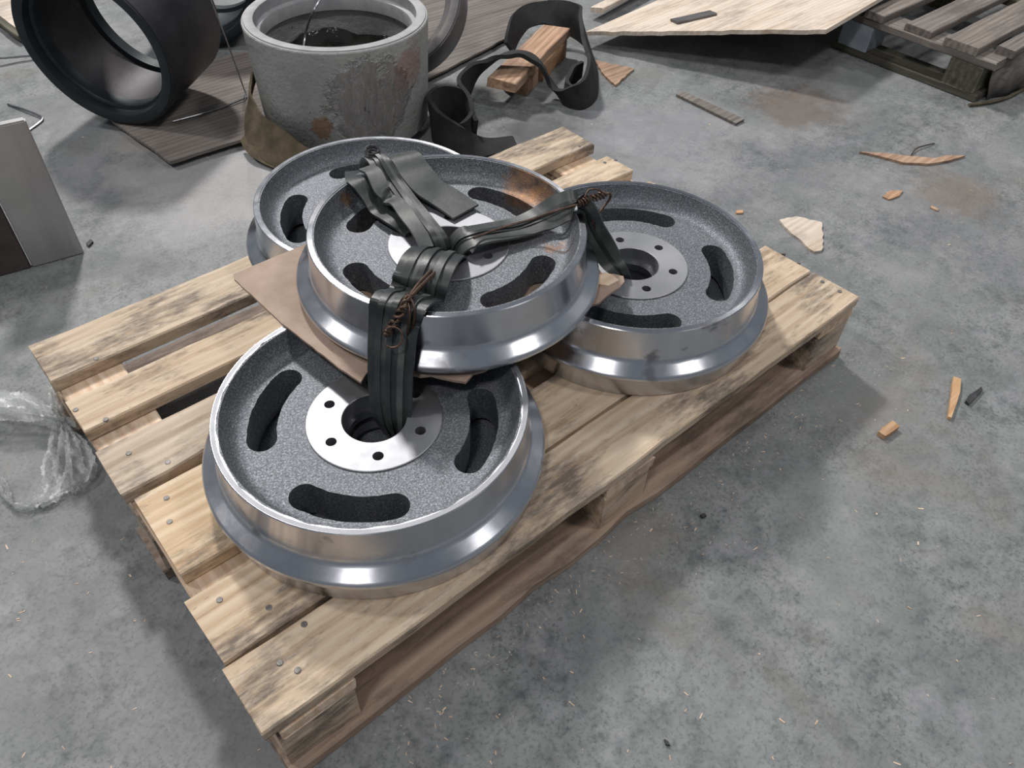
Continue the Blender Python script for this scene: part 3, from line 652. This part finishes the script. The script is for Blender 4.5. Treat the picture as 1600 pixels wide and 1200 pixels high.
# ------------------------------------------------------------------ loose wires on the floor
tag(obj('wire', mesh('wire', *tube([P(12, 163, .003), P(40, 172, .006), P(62, 181, .006), P(66, 187, .004), P(56, 196, .003), P(40, 207, .003)], .0028), 50), M['wire_steel']), 'bent steel wire hook on the floor behind the bright plate', 'wire')
tag(obj('wire', mesh('wire', *tube([P(-60, 92, .003), P(0, 90, .003), P(30, 88, .003), P(60, 85, .003)], .0022), 50), M['wire_steel']), 'straight wire entering from the left edge towards the dark ring', 'wire', 'straight wires at the left edge')
tag(obj('wire', mesh('wire', *tube([P(-60, 112, .003), P(0, 103, .003), P(30, 97, .003), P(64, 92, .003)], .0018), 50), M['wire_steel']), 'lower thin wire entering from the left edge towards the dark ring', 'wire', 'straight wires at the left edge')
tag(obj('wire', mesh('wire', *tube([P(326, -8, .40), P(345, 40, .26), P(362, 85, .14), P(378, 130, .05), P(384, 150, .030), P(372, 158, .027), P(335, 172, .026), P(270, 190, .026)], .0020), 50), M['wire_steel']), 'thin wire hanging past the dark ring down to the floor board', 'wire')

# ------------------------------------------------------------------ plastic film at the left of the pallet
pf = empty('plastic_film', (-.03, .75, 0)); tag(pf, 'crumpled clear plastic film snagged on the pallet corner', 'film')
def crumple_strip(C, seed, amp, n=14, nw=11):
    """C: list of (x,y,z,half width vector) -> crumpled single sheet"""
    rd = random.Random(seed); PP = catmull([(*c[0], *c[1]) for c in C], n); V = []; Fc = []
    for i, c in enumerate(PP):
        for j in range(nw):
            u = j/(nw-1)*2 - 1; p = Vector(c[:3]) + Vector(c[3:6])*u
            fold = amp * (math.sin(u*9 + seed + i*.08) + .6*math.sin(u*17 + i*.2))
            V.append(p + Vector((rd.uniform(-1, 1)*amp*.3, rd.uniform(-1, 1)*amp*.3, max(fold + rd.uniform(-1, 1)*amp*.35, -c[2] + .002))))
    for i in range(len(PP)-1):
        for j in range(nw-1): Fc.append((i*nw+j, (i+1)*nw+j, (i+1)*nw+j+1, i*nw+j+1))
    return V, Fc
def pw(px, py, z, wx, wy):
    a = at(px, py, z); b = at(px + wx, py + wy, z); return (a, b - a)
for sd, C in ((1, [pw(-40, 630, .03, -3, 24), pw(0, 632, .035, -3, 24), pw(40, 636, .035, -2, 20), pw(70, 645, .03, -1, 14), pw(98, 654, .03, 0, 6), pw(118, 662, .035, 2, 5)]),
              (2, [pw(-40, 628, .045, -2, 14), pw(5, 630, .05, -2, 16), pw(45, 634, .045, -2, 13), pw(80, 647, .04, 0, 8), pw(100, 656, .035, 0, 4)]),
              (3, [pw(84, 602, .05, 8, 0), pw(88, 630, .04, 10, 0), pw(94, 655, .03, 8, 0), pw(92, 690, .02, 18, 4), pw(88, 730, .014, 24, 8), pw(78, 765, .010, 14, 12), pw(60, 785, .008, 6, 8)]),
              (4, [pw(100, 660, .03, 6, 4), pw(118, 690, .02, 22, 8), pw(128, 725, .014, 24, 4), pw(126, 755, .010, 16, -4), pw(120, 768, .008, 8, -4)]),
              (5, [pw(112, 758, .008, 3, 8), pw(80, 772, .010, 2, 10), pw(45, 789, .008, 2, 7), pw(20, 790, .006, 4, 5), pw(8, 770, .006, 8, 0), pw(0, 745, .006, 8, 0)])):
    into(obj('film_fold', mesh('film', *crumple_strip(C, sd, .006 if sd < 3 else .005), 80), M['film']), pf)

# ------------------------------------------------------------------ offcuts and splinters on the floor
def scrap(name, px, z, th, mat, label, cat, jit=.003, group=None):
    pts = [at(x, y, z) for x, y in px]; c0 = sum(pts, Vector())/len(pts); rd = random.Random(len(label)); pj = []
    for i in range(len(pts)):
        A_, B_ = pts[i], pts[(i+1) % len(pts)]; n = max(1, int((B_-A_).length/.012))
        for q in range(n):
            p = A_.lerp(B_, q/n); pj.append((p.x - c0.x + rd.uniform(-jit, jit), p.y - c0.y + rd.uniform(-jit, jit)))
    return tag(obj(name, mesh(name, *prism(pj, 0, th), 0), M[mat], None, (c0.x, c0.y, .0002)), label, cat, group)
scrap('wood_fragment', [(927, 96), (990, 110), (961, 136), (945, 122)], 0, .006, 'timber', 'torn flat wood fragment beside the black sling', 'wood scrap', .002)
scrap('wood_strip', [(1056, 151), (1066, 146), (1162, 190), (1149, 197)], 0, .008, 'grey_wood', 'narrow grey wood strip on the floor in front of the plywood shadow', 'wood scrap', .0006)
scrap('plywood_fragment', [(1215, 346), (1245, 341), (1284, 350), (1284, 394), (1271, 396), (1247, 376), (1230, 362)], 0, .005, 'ply', 'torn plywood fragment on the floor beside the right-hand wheel', 'wood scrap', .003)
scrap('bark_strip', [(1342, 240), (1380, 242), (1420, 247), (1460, 250), (1475, 246), (1507, 246), (1480, 254), (1450, 259), (1410, 257), (1370, 246)], 0, .006, 'timber', 'long curved strip of bark-brown wood on the floor', 'wood scrap', .001)
scrap('wood_splinter', [(1487, 592), (1499, 596), (1497, 618), (1484, 657), (1479, 655), (1484, 620)], 0, .007, 'chip', 'pointed wood splinter on the open floor at the right', 'wood scrap', .0006)
scrap('wood_chip', [(1369, 680), (1391, 662), (1403, 672), (1380, 687)], 0, .010, 'chip', 'square wood chip on the floor, largest beside the splinter', 'wood scrap', .0008)
scrap('wood_chip', [(1377, 309), (1390, 300), (1409, 300), (1405, 308), (1388, 313)], 0, .004, 'timber', 'small brown wood flake between bark strip and plywood fragment', 'wood scrap', .002)
scrap('wood_chip', [(1149, 331), (1160, 330), (1160, 335), (1150, 335)], 0, .004, 'timber', 'tiny reddish chip just behind the right-hand wheel rim', 'wood scrap', .001)
scrap('wood_chip', [(1454, 322), (1466, 328), (1464, 331), (1453, 326)], 0, .003, 'chip', 'tiny pale chip on the floor below the bark strip', 'wood scrap', .0005)
scrap('dark_offcut', [(1506, 629), (1512, 620), (1531, 608), (1534, 612), (1520, 626), (1512, 634)], 0, .006, 'dark_bit', 'small dark metal offcut beside the wood splinter', 'scrap', .001)
scrap('dark_offcut', [(136, 383), (142, 376), (146, 380), (139, 387)], 0, .005, 'dark_bit', 'tiny black metal chip at the foot of the bright steel plate', 'scrap', .001)
scrap('dark_offcut', [(1093, 806), (1099, 804), (1103, 808), (1096, 811)], 0, .004, 'dark_bit', 'tiny black chip in the shadow in front of the pallet', 'scrap', .0006)
scrap('dark_offcut', [(1037, 1156), (1043, 1160), (1047, 1167), (1040, 1164)], 0, .004, 'dark_bit', 'tiny black flake near the bottom edge of the floor', 'scrap', .0006)
# torn pale corner of hardboard over the right wheel
scrap('torn_corner', [(934, 432), (944, 428), (958, 432), (966, 440), (950, 448), (936, 446)], ZD + ZT + .005, .004, 'pine_raw', 'pale torn splinter of board between top wheel and right wheel', 'wood scrap', .002).location.z = ZD + ZT + .0044
# plastic sheet along the old pallet's side with a rope on the floor
q = [at(1520, 152, 0), at(1640, 120, 0)]
V = []
for i in range(13):
    t = i/12; base = q[0].lerp(q[1], t); wv = .012*math.sin(i*1.7)
    V += [(base.x + .01, base.y - .035 + wv*.4, .004), (base.x + .006, base.y - .02 + wv*.5, .06), (base.x + .004, base.y - .012 - wv*.4, .118)]
Fc = []
for i in range(12):
    for j in range(2): Fc.append((i*3+j, (i+1)*3+j, (i+1)*3+j+1, i*3+j+1))
m = mesh('side_sheet', V, Fc, 60); o = obj('side_sheet', m, M['hardboard']); m.materials.clear(); m.materials.append(M['grey_wood'])
sd_ = o.modifiers.new('s', 'SOLIDIFY'); sd_.thickness = .003
tag(o, 'grey sheet hanging along the side of the old pallet', 'sheet')
tag(obj('rope', mesh('rope', *tube([P(1514, 164, .005), P(1545, 160, .006), P(1575, 152, .006), P(1610, 134, .006), P(1650, 120, .006)], .005), 50), M['webbing']), 'brown rope on the floor along the foot of the grey sheet', 'rope')
tag(obj('wire', mesh('wire', *tube([P(1424, 242, .003), P(1432, 232, .006), P(1443, 228, .006), P(1460, 224, .003)], .0016), 50), M['wire_rust']), 'thin curled brown wire above the bark strip', 'wire')

# fine litter: sawdust, tiny chips
rd = random.Random(21); V = []; Fc = []
def fleck(x, y, s, z=.0006):
    a = rd.uniform(0, 6.28); l = s*rd.uniform(.8, 2.6); wd = s*rd.uniform(.3, .7); h = s*rd.uniform(.15, .5)
    ca, sa = math.cos(a), math.sin(a); o = len(V)
    for dx, dy in ((-l, -wd), (l, -wd*.6), (l*.8, wd), (-l*.9, wd*.8)):
        V.append((x + dx*ca - dy*sa, y + dx*sa + dy*ca, 0)); 
    for dx, dy in ((-l, -wd), (l, -wd*.6), (l*.8, wd), (-l*.9, wd*.8)):
        V.append((x + dx*ca - dy*sa, y + dx*sa + dy*ca, h))
    Fc.extend([(o+4, o+5, o+6, o+7), (o, o+1, o+5, o+4), (o+1, o+2, o+6, o+5), (o+2, o+3, o+7, o+6), (o+3, o, o+4, o+7)])
for _ in range(260):
    x = rd.uniform(.1, 1.25); fleck(x, -.015 - abs(rd.gauss(0, .05)), rd.uniform(.0006, .0016))
for _ in range(260):
    p = at(rd.uniform(0, 1600), rd.uniform(150, 1200)); fleck(p.x, p.y, rd.uniform(.0006, .0022))
lt = obj('floor_litter', mesh('litter', V, Fc, 0), M['pine_raw']); tag(lt, 'fine wood sawdust and flecks scattered over the concrete', 'sawdust', kind='stuff')
